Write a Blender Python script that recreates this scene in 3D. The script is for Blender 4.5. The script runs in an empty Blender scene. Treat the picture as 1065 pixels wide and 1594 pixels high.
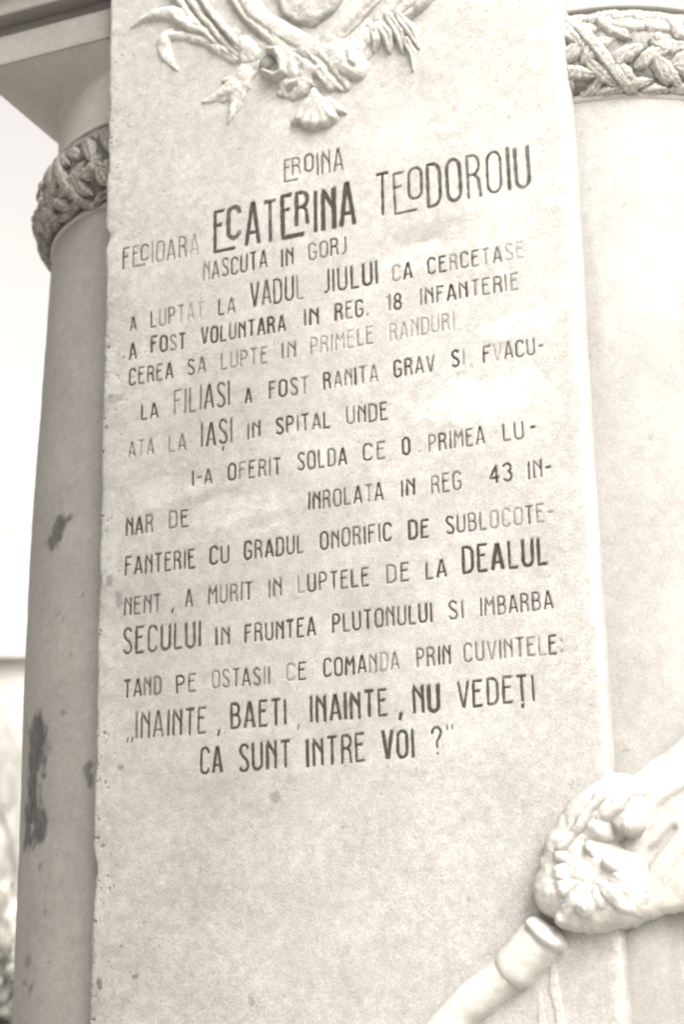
import bpy, math, random
import numpy as np
from mathutils import Matrix, Vector
random.seed(7); RNG = np.random.default_rng(7)
S = bpy.context.scene
COL = S.collection

# ------------------------------------------------------------------ camera
XM, DIST, EYE = 1.1295, 2.7632, 1.6          # camera stands right of the slab and looks up
FPX, CX, CY = 2573.6, 532.5, 797.0           # focal length in picture pixels (1594 high)
ROT = np.array([[0.92601363, 0.12374563, 0.35663115],
                [0.37689763, -0.2501724, -0.89183067],
                [-0.02114088, 0.96026079, -0.27830249]])
CAM = np.array([XM, -DIST, EYE])
cd = bpy.data.cameras.new('camera'); cam = bpy.data.objects.new('camera', cd); COL.objects.link(cam)
# cam axes expressed in world: columns of ROT with y flipped to world's +y = into the wall
M = Matrix([[ROT[0][0], ROT[0][1], ROT[0][2], CAM[0]],
            [ROT[1][0], ROT[1][1], ROT[1][2], CAM[1]],
            [ROT[2][0], ROT[2][1], ROT[2][2], CAM[2]], [0, 0, 0, 1]])
cam.matrix_world = M
cd.sensor_fit = 'VERTICAL'; cd.sensor_height = 36; cd.sensor_width = 36
cd.lens = FPX * 36 / 1594.0
cd.clip_start = .05; cd.clip_end = 2000
cd.dof.use_dof = True; cd.dof.focus_distance = 3.02; cd.dof.aperture_fstop = 2.8
S.camera = cam
S.render.resolution_x = 685; S.render.resolution_y = 1024

# ------------------------------------------------------------------ light
SUN_AZ, SUN_EL = 50, 46                      # degrees right of the slab's normal, above horizon
az, el = math.radians(SUN_AZ), math.radians(SUN_EL)
to_sun = Vector((math.sin(az) * math.cos(el), -math.cos(az) * math.cos(el), math.sin(el)))
w = bpy.data.worlds.new('World'); S.world = w; w.use_nodes = True
nt = w.node_tree; bg = nt.nodes['Background']
sky = nt.nodes.new('ShaderNodeTexSky'); sky.sky_type = 'NISHITA'; sky.sun_disc = False
sky.sun_elevation = el; sky.sun_rotation = math.atan2(to_sun.x, to_sun.y)
sky.dust_density = 9; sky.air_density = 1.0; sky.ozone_density = 1.0
bw = nt.nodes.new('ShaderNodeRGBToBW'); tint = nt.nodes.new('ShaderNodeMix'); tint.data_type = 'RGBA'
tint.blend_type = 'MULTIPLY'; tint.inputs[0].default_value = 1
nt.links.new(sky.outputs[0], bw.inputs[0]); nt.links.new(bw.outputs[0], tint.inputs[6])
tint.inputs[7].default_value = (1, .955, .905, 1)
nt.links.new(tint.outputs[2], bg.inputs[0]); bg.inputs[1].default_value = .15
sl = bpy.data.lights.new('sun', 'SUN'); so = bpy.data.objects.new('sun', sl); COL.objects.link(so)
sl.energy = .82; sl.angle = math.radians(38); sl.color = (1, .945, .885)
so.rotation_euler = to_sun.to_track_quat('Z', 'Y').to_euler()
S.view_settings.view_transform = 'Standard'; S.view_settings.look = 'None'
S.view_settings.gamma = 1; S.view_settings.exposure = 2.08
S.render.engine = 'CYCLES'
S.cycles.filter_width = 2.1

# ------------------------------------------------------------------ helpers
def ray(px, py):
    v = np.array([px - CX, -(py - CY), -FPX]); v = ROT @ v
    return v / np.linalg.norm(v)
def W(px, py, out=0.0):
    """where the sight line of a picture point meets the plane `out` metres in front of the slab -> (x, z)"""
    r = ray(px, py); t = (DIST - out) / r[1]
    return CAM[0] + r[0] * t, CAM[2] + r[2] * t
def hash2(ix, iy, seed):
    n = (ix.astype(np.int64) * 374761393 + iy.astype(np.int64) * 668265263 + seed * 1274126177) & 0x7fffffff
    n = ((n ^ (n >> 13)) * 1103515245) & 0x7fffffff
    n = (n ^ (n >> 16)) & 0x7fffffff
    return (n % 100003) / 100003.0
def vnoise(x, y, seed=0):
    ix, iy = np.floor(x), np.floor(y); fx, fy = x - ix, y - iy
    fx = fx * fx * (3 - 2 * fx); fy = fy * fy * (3 - 2 * fy)
    a = hash2(ix, iy, seed); b = hash2(ix + 1, iy, seed); c = hash2(ix, iy + 1, seed); d = hash2(ix + 1, iy + 1, seed)
    return (a + (b - a) * fx) * (1 - fy) + (c + (d - c) * fx) * fy
def fbm(x, y, f, oct=4, seed=0):
    s = 0; a = .5; t = 0
    for k in range(oct):
        s = s + a * vnoise(x * f, y * f, seed + k * 17); t += a; a *= .55; f *= 2.03
    return s / t
def sstep(a, b, x):
    t = np.clip((x - a) / (b - a), 0, 1); return t * t * (3 - 2 * t)
def mesh_from(name, V, F, smooth=True):
    me = bpy.data.meshes.new(name)
    F = np.asarray(F, dtype=np.int32); n = F.shape[1]
    me.vertices.add(len(V)); me.vertices.foreach_set('co', np.asarray(V, dtype=np.float32).ravel())
    me.loops.add(F.size); me.loops.foreach_set('vertex_index', F.ravel())
    me.polygons.add(len(F))
    me.polygons.foreach_set('loop_start', np.arange(0, F.size, n, dtype=np.int32))
    me.polygons.foreach_set('loop_total', np.full(len(F), n, dtype=np.int32))
    if smooth: me.polygons.foreach_set('use_smooth', np.ones(len(F), dtype=bool))
    me.update(calc_edges=True); me.validate()
    return me
def attr(me, name, vals):
    a = me.attributes.new(name, 'FLOAT', 'POINT'); a.data.foreach_set('value', np.asarray(vals, dtype=np.float32).ravel())
def grid_faces(nr, nc, wrap=False):
    r = np.arange(nr - 1)[:, None]; c = np.arange(nc if wrap else nc - 1)[None, :]
    a = r * nc + c; b = r * nc + (c + 1) % nc; d = (r + 1) * nc + c; e = (r + 1) * nc + (c + 1) % nc
    return np.stack([a, b, e, d], -1).reshape(-1, 4)
def link(name, me, mat, parent=None):
    o = bpy.data.objects.new(name, me); COL.objects.link(o)
    if mat and me: 
        me.materials.clear(); me.materials.append(mat)
    if parent: o.parent = parent
    return o
def tag(o, label=None, cat=None, group=None, kind=None):
    if label: o['label'] = label
    if cat: o['category'] = cat
    if group: o['group'] = group
    if kind: o['kind'] = kind
    return o
def empty(name, loc=(0, 0, 0)):
    o = bpy.data.objects.new(name, None); COL.objects.link(o); o.location = loc; return o
def box_mesh(name, x0, x1, y0, y1, z0, z1, bevel=0.0):
    import bmesh
    bm = bmesh.new(); bmesh.ops.create_cube(bm, size=1)
    for v in bm.verts:
        v.co = Vector(((x0 + x1) / 2 + v.co.x * (x1 - x0), (y0 + y1) / 2 + v.co.y * (y1 - y0), (z0 + z1) / 2 + v.co.z * (z1 - z0)))
    if bevel: bmesh.ops.bevel(bm, geom=bm.edges[:], offset=bevel, segments=2, affect='EDGES', profile=.6)
    me = bpy.data.meshes.new(name); bm.to_mesh(me); bm.free(); return me

# ------------------------------------------------------------------ materials
def stone_mat(name, base, tone_attr=True, grain=.16, bump=.5, rough=.8, scale=1.0, spots=.0):
    m = bpy.data.materials.new(name); m.use_nodes = True; n = m.node_tree; L = n.links
    b = n.nodes['Principled BSDF']; b.inputs['Roughness'].default_value = rough
    b.inputs['Specular IOR Level'].default_value = .35
    tc = n.nodes.new('ShaderNodeTexCoord')
    def noise(sc, det=3, rg=.6):
        t = n.nodes.new('ShaderNodeTexNoise'); t.inputs['Scale'].default_value = sc * scale
        t.inputs['Detail'].default_value = det; t.inputs['Roughness'].default_value = rg
        L.new(tc.outputs['Object'], t.inputs['Vector']); return t.outputs[0]
    def rng(sock, a, b_, c, d):
        r = n.nodes.new('ShaderNodeMapRange'); r.inputs[1].default_value = a; r.inputs[2].default_value = b_
        r.inputs[3].default_value = c; r.inputs[4].default_value = d; L.new(sock, r.inputs[0]); return r.outputs[0]
    def mul(a, c):
        x = n.nodes.new('ShaderNodeMath'); x.operation = 'MULTIPLY'; L.new(a, x.inputs[0]); L.new(c, x.inputs[1]); return x.outputs[0]
    fine, mid, big, tiny = noise(210, 4, .7), noise(48, 4, .6), noise(7, 5, .6), noise(480, 2)
    f = mul(rng(fine, .3, .7, 1 - grain, 1 + grain), rng(mid, .3, .7, 1 - grain * .6, 1 + grain * .6))
    f = mul(f, rng(big, .3, .7, 1 - grain * .5, 1 + grain * .5))
    if spots:
        sp = noise(95, 2, .5); f = mul(f, rng(sp, .70, .76, 1, 1 - spots))
        lt = noise(120, 2, .5); f = mul(f, rng(lt, .24, .30, 1.25, 1))
    if tone_attr:
        a = n.nodes.new('ShaderNodeAttribute'); a.attribute_name = 'tone'; f = mul(f, a.outputs['Fac'])
    mx = n.nodes.new('ShaderNodeVectorMath'); mx.operation = 'SCALE'; mx.inputs[0].default_value = base
    L.new(f, mx.inputs['Scale']); L.new(mx.outputs[0], b.inputs['Base Color'])
    bp = n.nodes.new('ShaderNodeBump'); bp.inputs['Strength'].default_value = bump; bp.inputs['Distance'].default_value = .002
    ad = n.nodes.new('ShaderNodeMath'); ad.operation = 'ADD'; L.new(fine, ad.inputs[0]); L.new(tiny, ad.inputs[1])
    L.new(ad.outputs[0], bp.inputs['Height']); L.new(bp.outputs[0], b.inputs['Normal'])
    return m
def plain_mat(name, base, rough=.8, noise_amt=.2, sc=3.0):
    m = bpy.data.materials.new(name); m.use_nodes = True; n = m.node_tree; L = n.links
    b = n.nodes['Principled BSDF']; b.inputs['Roughness'].default_value = rough
    tc = n.nodes.new('ShaderNodeTexCoord'); t = n.nodes.new('ShaderNodeTexNoise'); t.inputs['Scale'].default_value = sc
    t.inputs['Detail'].default_value = 5; L.new(tc.outputs['Object'], t.inputs['Vector'])
    r = n.nodes.new('ShaderNodeMapRange'); r.inputs[1].default_value = .3; r.inputs[2].default_value = .7
    r.inputs[3].default_value = 1 - noise_amt; r.inputs[4].default_value = 1 + noise_amt; L.new(t.outputs[0], r.inputs[0])
    mx = n.nodes.new('ShaderNodeVectorMath'); mx.operation = 'SCALE'; mx.inputs[0].default_value = base
    L.new(r.outputs[0], mx.inputs['Scale']); L.new(mx.outputs[0], b.inputs['Base Color']); return m
SLAB = stone_mat('limestone_panel', (.226, .220, .210), grain=.21, bump=.6, spots=.25)
SHAFT = stone_mat('limestone_shaft', (.232, .226, .215), grain=.15, bump=.5)
CARVE = stone_mat('carved_limestone', (.236, .230, .217), grain=.24, bump=.6)
ORNM = stone_mat('white_carving', (.285, .277, .262), grain=.13, bump=.5)
CAPM = stone_mat('capital_stone', (.165, .160, .150), tone_attr=False, grain=.12, bump=.4)  # left capital: its shade is put into a darker base colour
DARKC = stone_mat('shaded_weathered_carving', (.100, .096, .088), tone_attr=False, grain=.62, bump=1.0, scale=.8)  # left leaves: weathered patches, plus the side's shade put into the colour
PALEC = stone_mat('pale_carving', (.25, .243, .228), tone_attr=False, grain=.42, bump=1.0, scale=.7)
def paint_mat():
    m = bpy.data.materials.new('worn_dark_paint'); m.use_nodes = True; n = m.node_tree; L = n.links
    b = n.nodes['Principled BSDF']; b.inputs['Roughness'].default_value = .75
    b.inputs['Base Color'].default_value = (.030, .028, .023, 1); b.inputs['Specular IOR Level'].default_value = .1
    out = n.nodes['Material Output']; tr = n.nodes.new('ShaderNodeBsdfTransparent'); mix = n.nodes.new('ShaderNodeMixShader')
    wa = n.nodes.new('ShaderNodeAttribute'); wa.attribute_name = 'wear'
    ea = n.nodes.new('ShaderNodeAttribute'); ea.attribute_name = 'edge'
    tc = n.nodes.new('ShaderNodeTexCoord')
    def noise(sc, d):
        t = n.nodes.new('ShaderNodeTexNoise'); t.inputs['Scale'].default_value = sc; t.inputs['Detail'].default_value = d
        L.new(tc.outputs['Object'], t.inputs['Vector']); return t.outputs[0]
    def math2(op, a, c, clamp=False):
        x = n.nodes.new('ShaderNodeMath'); x.operation = op; x.use_clamp = clamp
        for i, s in enumerate((a, c)):
            if isinstance(s, (int, float)): x.inputs[i].default_value = s
            else: L.new(s, x.inputs[i])
        return x.outputs[0]
    n1 = math2('SUBTRACT', noise(260, 3), .5); n2 = math2('SUBTRACT', noise(45, 2), .5)
    v = math2('ADD', math2('MULTIPLY', n1, 1.6), math2('MULTIPLY', n2, 1.2))
    d = math2('MULTIPLY', wa.outputs['Fac'], math2('ADD', v, 1.08, True))
    ed = math2('MULTIPLY', math2('ADD', ea.outputs['Fac'], math2('MULTIPLY', n1, .5)), ea.outputs['Fac'], True)
    a = math2('MULTIPLY', d, ed, True)
    L.new(a, mix.inputs[0]); L.new(tr.outputs[0], mix.inputs[1]); L.new(b.outputs[0], mix.inputs[2]); L.new(mix.outputs[0], out.inputs[0])
    return m
PAINT = paint_mat()

# ------------------------------------------------------------------ lettering
def arc(cx, cy, rx, ry, a0, a1, n=10):
    return [(cx + rx * math.cos(math.radians(a0 + (a1 - a0) * i / n)), cy + ry * math.sin(math.radians(a0 + (a1 - a0) * i / n))) for i in range(n + 1)]
def glyph(c):
    """strokes of a letter of cap height 1 -> (width, [polyline, ...]); a lower-case c/o/r stands raised over the foot of an E"""
    w = .40
    if c == 'A': return .42, [[(0, 0), (.19, 1), (.23, 1), (.42, 0)], [(.07, .27), (.35, .27)]]
    if c == 'B': return .38, [[(0, 0), (0, 1), (.2, 1)] + arc(.2, .77, .15, .23, 90, -90, 8) + [(.04, .54)], [(.2, .54)] + arc(.2, .27, .18, .27, 90, -90, 8) + [(0, 0)]]
    if c == 'C': return .38, [[(.38, .80)] + arc(.19, .80, .19, .20, 10, 180, 8) + arc(.19, .20, .19, .20, 180, 350, 8)]
    if c == 'D': return .38, [[(0, 0), (0, 1), (.16, 1)] + arc(.16, .76, .22, .24, 90, 0, 6) + arc(.16, .24, .22, .24, 0, -90, 6) + [(0, 0)]]
    if c == 'E': return .33, [[(.33, 1), (0, 1), (0, 0), (.33, 0)], [(0, .60), (.25, .60)]]
    if c == 'e': return .20, [[(.30, 1), (0, 1), (0, 0), (.68, 0)], [(0, .66), (.22, .66)]]
    if c == 'F': return .33, [[(.33, 1), (0, 1), (0, 0)], [(0, .58), (.25, .58)]]
    if c == 'G': return .40, [[(.38, .82)] + arc(.19, .80, .19, .20, 15, 180, 8) + arc(.19, .20, .19, .20, 180, 360, 8) + [(.38, .44), (.22, .44)]]
    if c == 'I': return .02, [[(.01, 0), (.01, 1)]]
    if c == 'J': return .20, [[(.2, 1), (.2, .2)] + arc(.05, .18, .15, .18, 0, -110, 6)]
    if c == 'L': return .31, [[(0, 1), (0, 0), (.31, 0)]]
    if c == 'M': return .46, [[(0, 0), (.02, 1), (.23, .52), (.44, 1), (.46, 0)]]
    if c == 'N': return .36, [[(0, 0), (0, 1), (.36, .48)], [(.36, 0), (.36, 1)]]
    if c == 'O': return .40, [arc(.20, .78, .20, .22, 0, 180, 8) + arc(.20, .22, .20, .22, 180, 360, 8) + [(.40, .78)]]
    if c == 'P': return .36, [[(0, 0), (0, 1), (.17, 1)] + arc(.17, .74, .19, .26, 90, -90, 8) + [(0, .48)]]
    if c == 'R': return .38, [[(0, 0), (0, 1), (.17, 1)] + arc(.17, .77, .19, .23, 90, -80, 8) + [(.05, .54)], [(.2, .54), (.32, .42), (.37, 0)]]
    if c == 'S': return .36, [[(.35, .86)] + arc(.18, .80, .17, .20, 20, 200, 8) + [(.10, .58), (.28, .42)] + arc(.18, .20, .18, .20, 20, -160, 8)]
    if c == 'T': return .36, [[(0, 1), (.36, 1)], [(.18, 1), (.18, 0)]]
    if c == 'U': return .38, [[(0, 1), (0, .2)] + arc(.19, .2, .19, .2, 180, 360, 8) + [(.38, 1)]]
    if c == 'V': return .40, [[(0, 1), (.18, 0), (.22, 0), (.40, 1)]]
    if c == '1': return .16, [[(.0, .80), (.14, 1), (.14, 0)]]
    if c == '8': return .38, [arc(.19, .76, .16, .24, -90, 270, 14), arc(.19, .26, .19, .26, 90, 450, 14)]
    if c == '4': return .42, [[(.32, 0), (.32, 1), (0, .28), (.42, .28)]]
    if c == '3': return .36, [[(0, .88)] + arc(.17, .77, .18, .23, 140, -70, 8) + arc(.17, .27, .19, .27, 70, -150, 8)]
    if c == '?': return .34, [[(0, .78)] + arc(.17, .80, .17, .20, 170, -40, 8) + [(.17, .46), (.17, .24)], [(.17, .04), (.17, .0)]]
    if c == '-': return .24, [[(0, .5), (.24, .5)]]
    if c == '.': return .03, [[(0, .03), (.01, 0)]]
    if c == ',': return .06, [[(.06, .08), (.0, -.16)]]
    if c == ':': return .04, [[(.02, .70), (.02, .64)], [(.02, .10), (.02, .04)]]
    if c == '"': return .16, [[(0, 1.0), (.03, .82)], [(.20, 1.0), (.23, .82)]]
    if c == '_': return .16, [[(.06, .02), (.0, -.18)], [(.30, .02), (.24, -.18)]]
    if c == 's': return .36, glyph('S')[1] + [[(.18, -.16), (.15, -.32)]]
    if c == 't': return .36, glyph('T')[1] + [[(.18, -.12), (.16, -.26)]]
    if c == 'c': wd, st = glyph('C')
    elif c == 'o': wd, st = glyph('O')
    elif c == 'r': wd, st = glyph('R')
    else: raise ValueError(c)
    return wd, [[(x, .24 + .76 * y) for x, y in s] for s in st]
# text, start px, end px (baseline), cap height px, paint left on each letter 0..9, stroke weight
WORDS = [
 ('eroINA', 443, 282.5, 533, 264, 34, '545555', .075),
 ('FecIOARA', 192, 419, 308, 396, 31, '64533431', .08),
 ('ecATerINA', 335, 392.4, 552, 347, 63.5, '968697889', .085),
 ('TeoDOROIU', 587, 337.5, 825, 289.5, 64, '756665665', .06),
 ('NASCUTA', 316.7, 437, 414.7, 415.4, 26, '2449795', .10), ('IN', 439, 415.4, 455, 411, 25, '97', .10),
 ('GORJ', 481.7, 405, 538, 393.5, 25, '4465', .08),
 ('A', 203, 515, 211, 511.7, 20, '5', .11), ('LUPTAT', 235, 510, 315.7, 494, 24, '824211', .10),
 ('LA', 340.6, 490, 365, 485.6, 23, '94', .11), ('VADUL', 390.7, 478, 472, 463.9, 36, '85793', .08),
 ('JIULUI', 505, 455, 587, 441.5, 34, '879776', .09), ('CA', 612, 438, 640.5, 432, 24, '38', .10),
 ('CERCETASE', 667.6, 426, 814.5, 401, 24, '672562411', .10),
 ('.', 192, 557, 193, 556.5, 24, '8', .14),
 ('A', 201.7, 559, 211.3, 556.5, 24, '8', .11), ('FOST', 236, 548.5, 288, 543, 23.5, '7649', .11),
 ('VOLUNTARA', 313.5, 535.7, 443.4, 514.3, 24, '588477887', .11), ('IN', 474.4, 506, 494.5, 503.8, 24, '68', .10),
 ('REG.', 523, 498.3, 572.7, 490, 24.5, '6589', .11), ('18', 603, 482.4, 624.4, 480.4, 23.5, '48', .11),
 ('INFANTERIE', 655.5, 474, 806, 449.3, 24, '5568835543', .10),
 ('CEREA', 200.8, 599.6, 267.8, 588.4, 24, '75547', .11), ('SA', 293, 583.6, 319, 579.4, 23, '84', .11),
 ('LUPTE', 344.4, 575, 414.7, 564.4, 24, '32333', .09), ('IN', 440, 558, 458.4, 554.9, 24, '44', .09),
 ('PRIMELE', 484, 551.7, 580.5, 533.8, 25, '3233233', .08), ('RANDURI', 607.5, 530.4, 706, 511, 25, '2222221', .08),
 ('LA', 220, 652.8, 244.8, 649.6, 22.5, '87', .11), ('FILIASI', 271, 644.5, 356.6, 630.4, 37, '4445867', .07),
 ('A', 382.7, 627, 393, 625.3, 21, '7', .12), ('FOST', 420, 620, 478.5, 611.3, 25, '5853', .10),
 ('RANITA', 505, 604.8, 587, 593, 25, '944843', .10), ('GRAV', 615, 587, 675.8, 577, 25, '8665', .10),
 ('SI', 704.5, 571, 722, 567.6, 24, '82', .11), ('FVACU-', 753, 564, 846.5, 549.5, 25, '714655', .10),
 ('ATA', 199.8, 711.5, 238, 706, 22, '323', .10), ('LA', 262.4, 703, 288.6, 700, 24, '33', .09),
 ('IAsI', 314, 695, 360.4, 688.6, 36, '6875', .08), ('IN', 386, 683.8, 403.5, 678, 23, '67', .11),
 ('SPITAL', 430.6, 675, 513, 664.5, 24, '864749', .11), ('UNDE', 540, 659.8, 602.7, 652, 25.5, '4757', .10),
 ('I-A', 299.7, 755.6, 329.4, 752, 22, '765', .11), ('OFERIT', 356, 747.6, 436.4, 738, 25, '837547', .10),
 ('SOLDA', 464, 731.7, 538.5, 722, 26, '75658', .10), ('CE', 567, 717, 599, 713, 25.5, '74', .10),
 ('O', 627.4, 708, 641, 706, 25, '8', .11), ('PRIMEA', 668.7, 703.7, 754, 689.5, 26, '465467', .09),
 ('LU', 784.7, 686, 814.7, 682.3, 25.5, '55', .09), ('-', 827.5, 678, 839, 676, 25, '8', .11),
 ('NAR', 196.6, 833.8, 236.8, 827.4, 25.5, '964', .11), ('DE', 263.7, 822, 291.8, 819, 25, '49', .11),
 ('INROLATA', 481, 793.3, 596.3, 777.6, 26, '87556837', .10), ('IN', 625.6, 772.6, 644.5, 769.7, 25, '88', .11),
 ('REG', 673, 768.7, 718, 761, 27, '455', .09), ('43', 763, 752, 796.8, 747, 26, '77', .10),
 ('IN-', 824, 745.5, 858.5, 739, 26, '658', .10),
 ('FANTERIE', 195.3, 895.6, 302.3, 882.8, 27, '77767667', .10), ('CU', 326.9, 878.3, 355.6, 874.5, 26, '87', .11),
 ('GRADUL', 381, 871, 471.5, 859.8, 26.5, '967676', .10), ('ONORIFIC', 500, 855, 608.8, 841, 27, '76646668', .10),
 ('DE', 638, 838.5, 667, 835, 27, '78', .11), ('SUBLOCOTE-', 696, 830.5, 861, 810.5, 27, '8554222632', .09),
 ('NENT', 193.4, 957, 249, 951, 26, '6554', .11), (',', 267, 949, 269, 949, 26, '8', .11), ('A', 288.6, 944.4, 298.8, 943, 25, '6', .10),
 ('MURIT', 324.6, 941, 391.4, 932, 26.5, '54447', .09), ('IN', 418.8, 929.4, 437.3, 926.9, 26, '45', .09),
 ('LUPTELE', 464.8, 922, 574, 911, 26.5, '2656577', .10), ('DE', 603.5, 907, 636, 903, 26.5, '45', .09),
 ('LA', 664, 901, 694.4, 897, 26.5, '58', .10), ('DEALUL', 722, 891.5, 851.4, 877, 40, '989889', .11),
 ('SECULUI', 192, 1018, 311, 1006, 38.5, '9766767', .09), ('IN', 336.5, 1004, 355.6, 1002, 26, '75', .11),
 ('FRUNTEA', 381.8, 999.7, 490.3, 988, 26.5, '6668889', .11), ('PLUTONULUI', 518.6, 984, 672.3, 967, 28, '8787655778', .10),
 ('SI', 700.5, 963.4, 721, 961.6, 27, '65', .10), ('IMBARBA', 749, 958.7, 860.3, 946.5, 27.5, '6557558', .09),
 ('TAND', 192.8, 1085.4, 249.3, 1080, 26, '9644', .11), ('PE', 275, 1078.3, 303.9, 1074.8, 26, '85', .10),
 ('OSTASII', 330, 1071, 418.8, 1064, 26, '3467444', .09), ('CE', 446.6, 1060, 476, 1057, 26, '27', .10),
 ('COMANDA', 505, 1053.4, 620.8, 1041.3, 27, '8898413', .10), ('PRIN', 650, 1037.6, 700.7, 1032.5, 28, '4477', .10),
 ('CUVINTELE:', 724, 1029.6, 875, 1016, 28, '6435443374', .09),
 ('_', 197, 1149, 208, 1148, 36, '6', .055), ('INAINTE', 211.3, 1149, 319.5, 1140.6, 39, '4657796', .09), (',', 339, 1139, 342, 1139, 39, '6', .09),
 ('BAETI', 360.4, 1134, 444.4, 1127, 38, '96897', .10), (',', 463, 1130, 465, 1130, 36, '3', .07),
 ('INAINTE', 485, 1123.7, 601.8, 1113.3, 40, '8887897', .10), (',', 622, 1113, 625, 1112.5, 40, '9', .11),
 ('NU', 645.4, 1109.4, 683, 1106, 42, '98', .11), ('VEDEtI', 714, 1101, 831.4, 1090, 40, '776677', .09),
 ('CA', 312.5, 1203.5, 344.4, 1202, 40, '88', .10), ('SUNT', 373, 1200.5, 451.4, 1193.5, 41, '8977', .10),
 ('INTRE', 479, 1193.3, 567.7, 1184, 41, '98877', .10), ('VOI', 597, 1181.5, 644, 1178, 42, '888', .10),
 ('?', 675, 1174.5, 688.6, 1173, 42, '7', .09), ('"', 697, 1170, 707, 1169, 42, '6', .05),
]
WORD_DATA = []
GROOVES = []     # (x0,z0,x1,z1,halfwidth) of every cut stroke, carved into the slab below
def word_mesh(idx, spec):
    text, x0, y0, x1, y1, hp, wear, wt = spec
    ax, az_ = W(x0, y0); bx, bz = W(x1, y1)
    tx, tz = W((x0 + x1) / 2, (y0 + y1) / 2 - hp); mz = (az_ + bz) / 2
    H = tz - mz
    gl = [glyph(c) for c in text]; gap = .19 + wt * .6
    tot = sum(g[0] for g in gl) + gap * (len(gl) - 1)
    if len(text) == 1 or tot < .3: sx = H
    else: sx = (bx - ax) / tot
    V = []; F = []; E = []; A = []; cur = ax; dep = 0
    slope = (bz - az_) / max(bx - ax, .02)
    for gi, (gw, strokes) in enumerate(gl):
        d = min(1.0, .10 + .95 * int(wear[gi]) / 9.0); jx = random.uniform(-.015, .015); jz = random.uniform(-.02, .02); hw0 = wt * H * (.60 if hp < 30 else .56)
        rot = random.uniform(-.02, .02); hs = random.uniform(.97, 1.03)
        for st in strokes:
            P = []
            for (u, v) in st:
                vx = cur + (u + jx + rot * v) * sx
                vz = az_ + slope * (vx - ax) + (v * hs + jz) * H
                P.append((vx, vz))
            hw = hw0 * random.uniform(.82, 1.18)
            # resample so the wear and the width can vary along the stroke
            Q = []
            for (p, q) in zip(P[:-1], P[1:]):
                L_ = math.dist(p, q); n = max(1, int(L_ / .008))
                GROOVES.append((p[0], p[1], q[0], q[1], hw))
                for k in range(n): Q.append((p[0] + (q[0] - p[0]) * k / n, p[1] + (q[1] - p[1]) * k / n))
            Q.append(P[-1])
            Q = np.array(Q); n = len(Q)
            T = np.gradient(Q, axis=0) if n > 2 else np.repeat((Q[-1] - Q[0])[None], n, 0)
            T /= np.maximum(np.linalg.norm(T, axis=1)[:, None], 1e-9); N = np.stack([-T[:, 1], T[:, 0]], 1)
            # end caps
            Q = np.vstack([Q[0] - T[0] * hw * .9, Q, Q[-1] + T[-1] * hw * .9]); N = np.vstack([N[0], N, N[-1]])
            n = len(Q); dep += 1; y = -.00035 - (dep % 9) * .00005
            wv = 1 + .22 * np.sin(np.arange(n) * 1.7 + random.random() * 6) * RNG.random(n)
            base = len(V)
            for k in range(n):
                cap = 0 if k in (0, n - 1) else 1
                wob = np.clip(d * (1 + RNG.normal(0, .10)), 0, 1)
                for o_, e in ((-1.45, 0), (-.9, 1), (.9, 1), (1.45, 0)):
                    V.append((Q[k, 0] + N[k, 0] * o_ * hw * wv[k], y, Q[k, 1] + N[k, 1] * o_ * hw * wv[k])); E.append(e * cap); A.append(wob)
            for k in range(n - 1):
                for j in range(3):
                    a = base + k * 4 + j; F.append((a, a + 4, a + 5, a + 1))
        cur += (gw + gap) * sx
    return V, F, E, A

# ------------------------------------------------------------------ the inscribed slab
slab = empty('inscribed_slab', (0, 0, 0))
tag(slab, 'tall pale stone slab carved with a long dark painted inscription between two columns', 'monument slab')
word_meshes = [word_mesh(i, s) for i, s in enumerate(WORDS)]
RES = .002
xs = np.linspace(-.5, .5, 501)
zs = np.concatenate([np.linspace(.55, 1.38, 60)[:-1], np.arange(1.38, 3.86, RES), np.linspace(3.87, 4.16, 30)])
nf, nz = len(xs), len(zs)
X, Z = np.meshgrid(xs, zs)
Y = (fbm(X, Z, 2.2, 3, 1) - .5) * .004 + (fbm(X, Z, 12, 3, 5) - .5) * .0010 + (fbm(X, Z, 90, 3, 9) - .5) * .0007
leftness = np.exp(-(X + .5) / .045); pit = sstep(.84, .94, fbm(X, Z, 150, 2, 21) + .10 * leftness + .07 * (fbm(X, Z, 6, 2, 22) - .5))
Y += pit * .0012 * (1 + 3 * leftness)
Y = Y - .0004
tone = np.ones_like(X)
tone *= 1 + (fbm(X, Z, 5, 4, 31) - .5) * .20 + (fbm(X, Z, 60, 4, 33) - .5) * .20 + (fbm(X, Z, 1.8, 3, 34) - .5) * .05
tone *= 1 - .30 * pit
tone *= 1 + .15 * sstep(2.2, 3.3, Z + .5 * X) * sstep(-.4, .3, X)
# darker towards the lower left, with a ragged edge
lower_left = sstep(.60, -.60, X + (fbm(X, Z, 3, 4, 41) - .5) * .5) * sstep(4.4, 2.6, Z + (fbm(X, Z, 2.5, 4, 43) - .5) * .7)
tone *= 1 - .37 * lower_left
tone *= 1 - .25 * leftness * sstep(.45, .7, fbm(X, Z, 38, 3, 47))
def blob(px, py, rx, ry, ang=0, ns=25, amt=.55, seed=3):
    cx, cz = W(px, py); dx, dz = X - cx, Z - cz; c, s = math.cos(ang), math.sin(ang)
    q = np.sqrt(((dx * c + dz * s) / (rx / 770)) ** 2 + ((-dx * s + dz * c) / (ry / 770)) ** 2)
    q = q + (fbm(X, Z, ns, 4, seed) - .5) * 1.3
    return sstep(1.1, .6, q)
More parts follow.
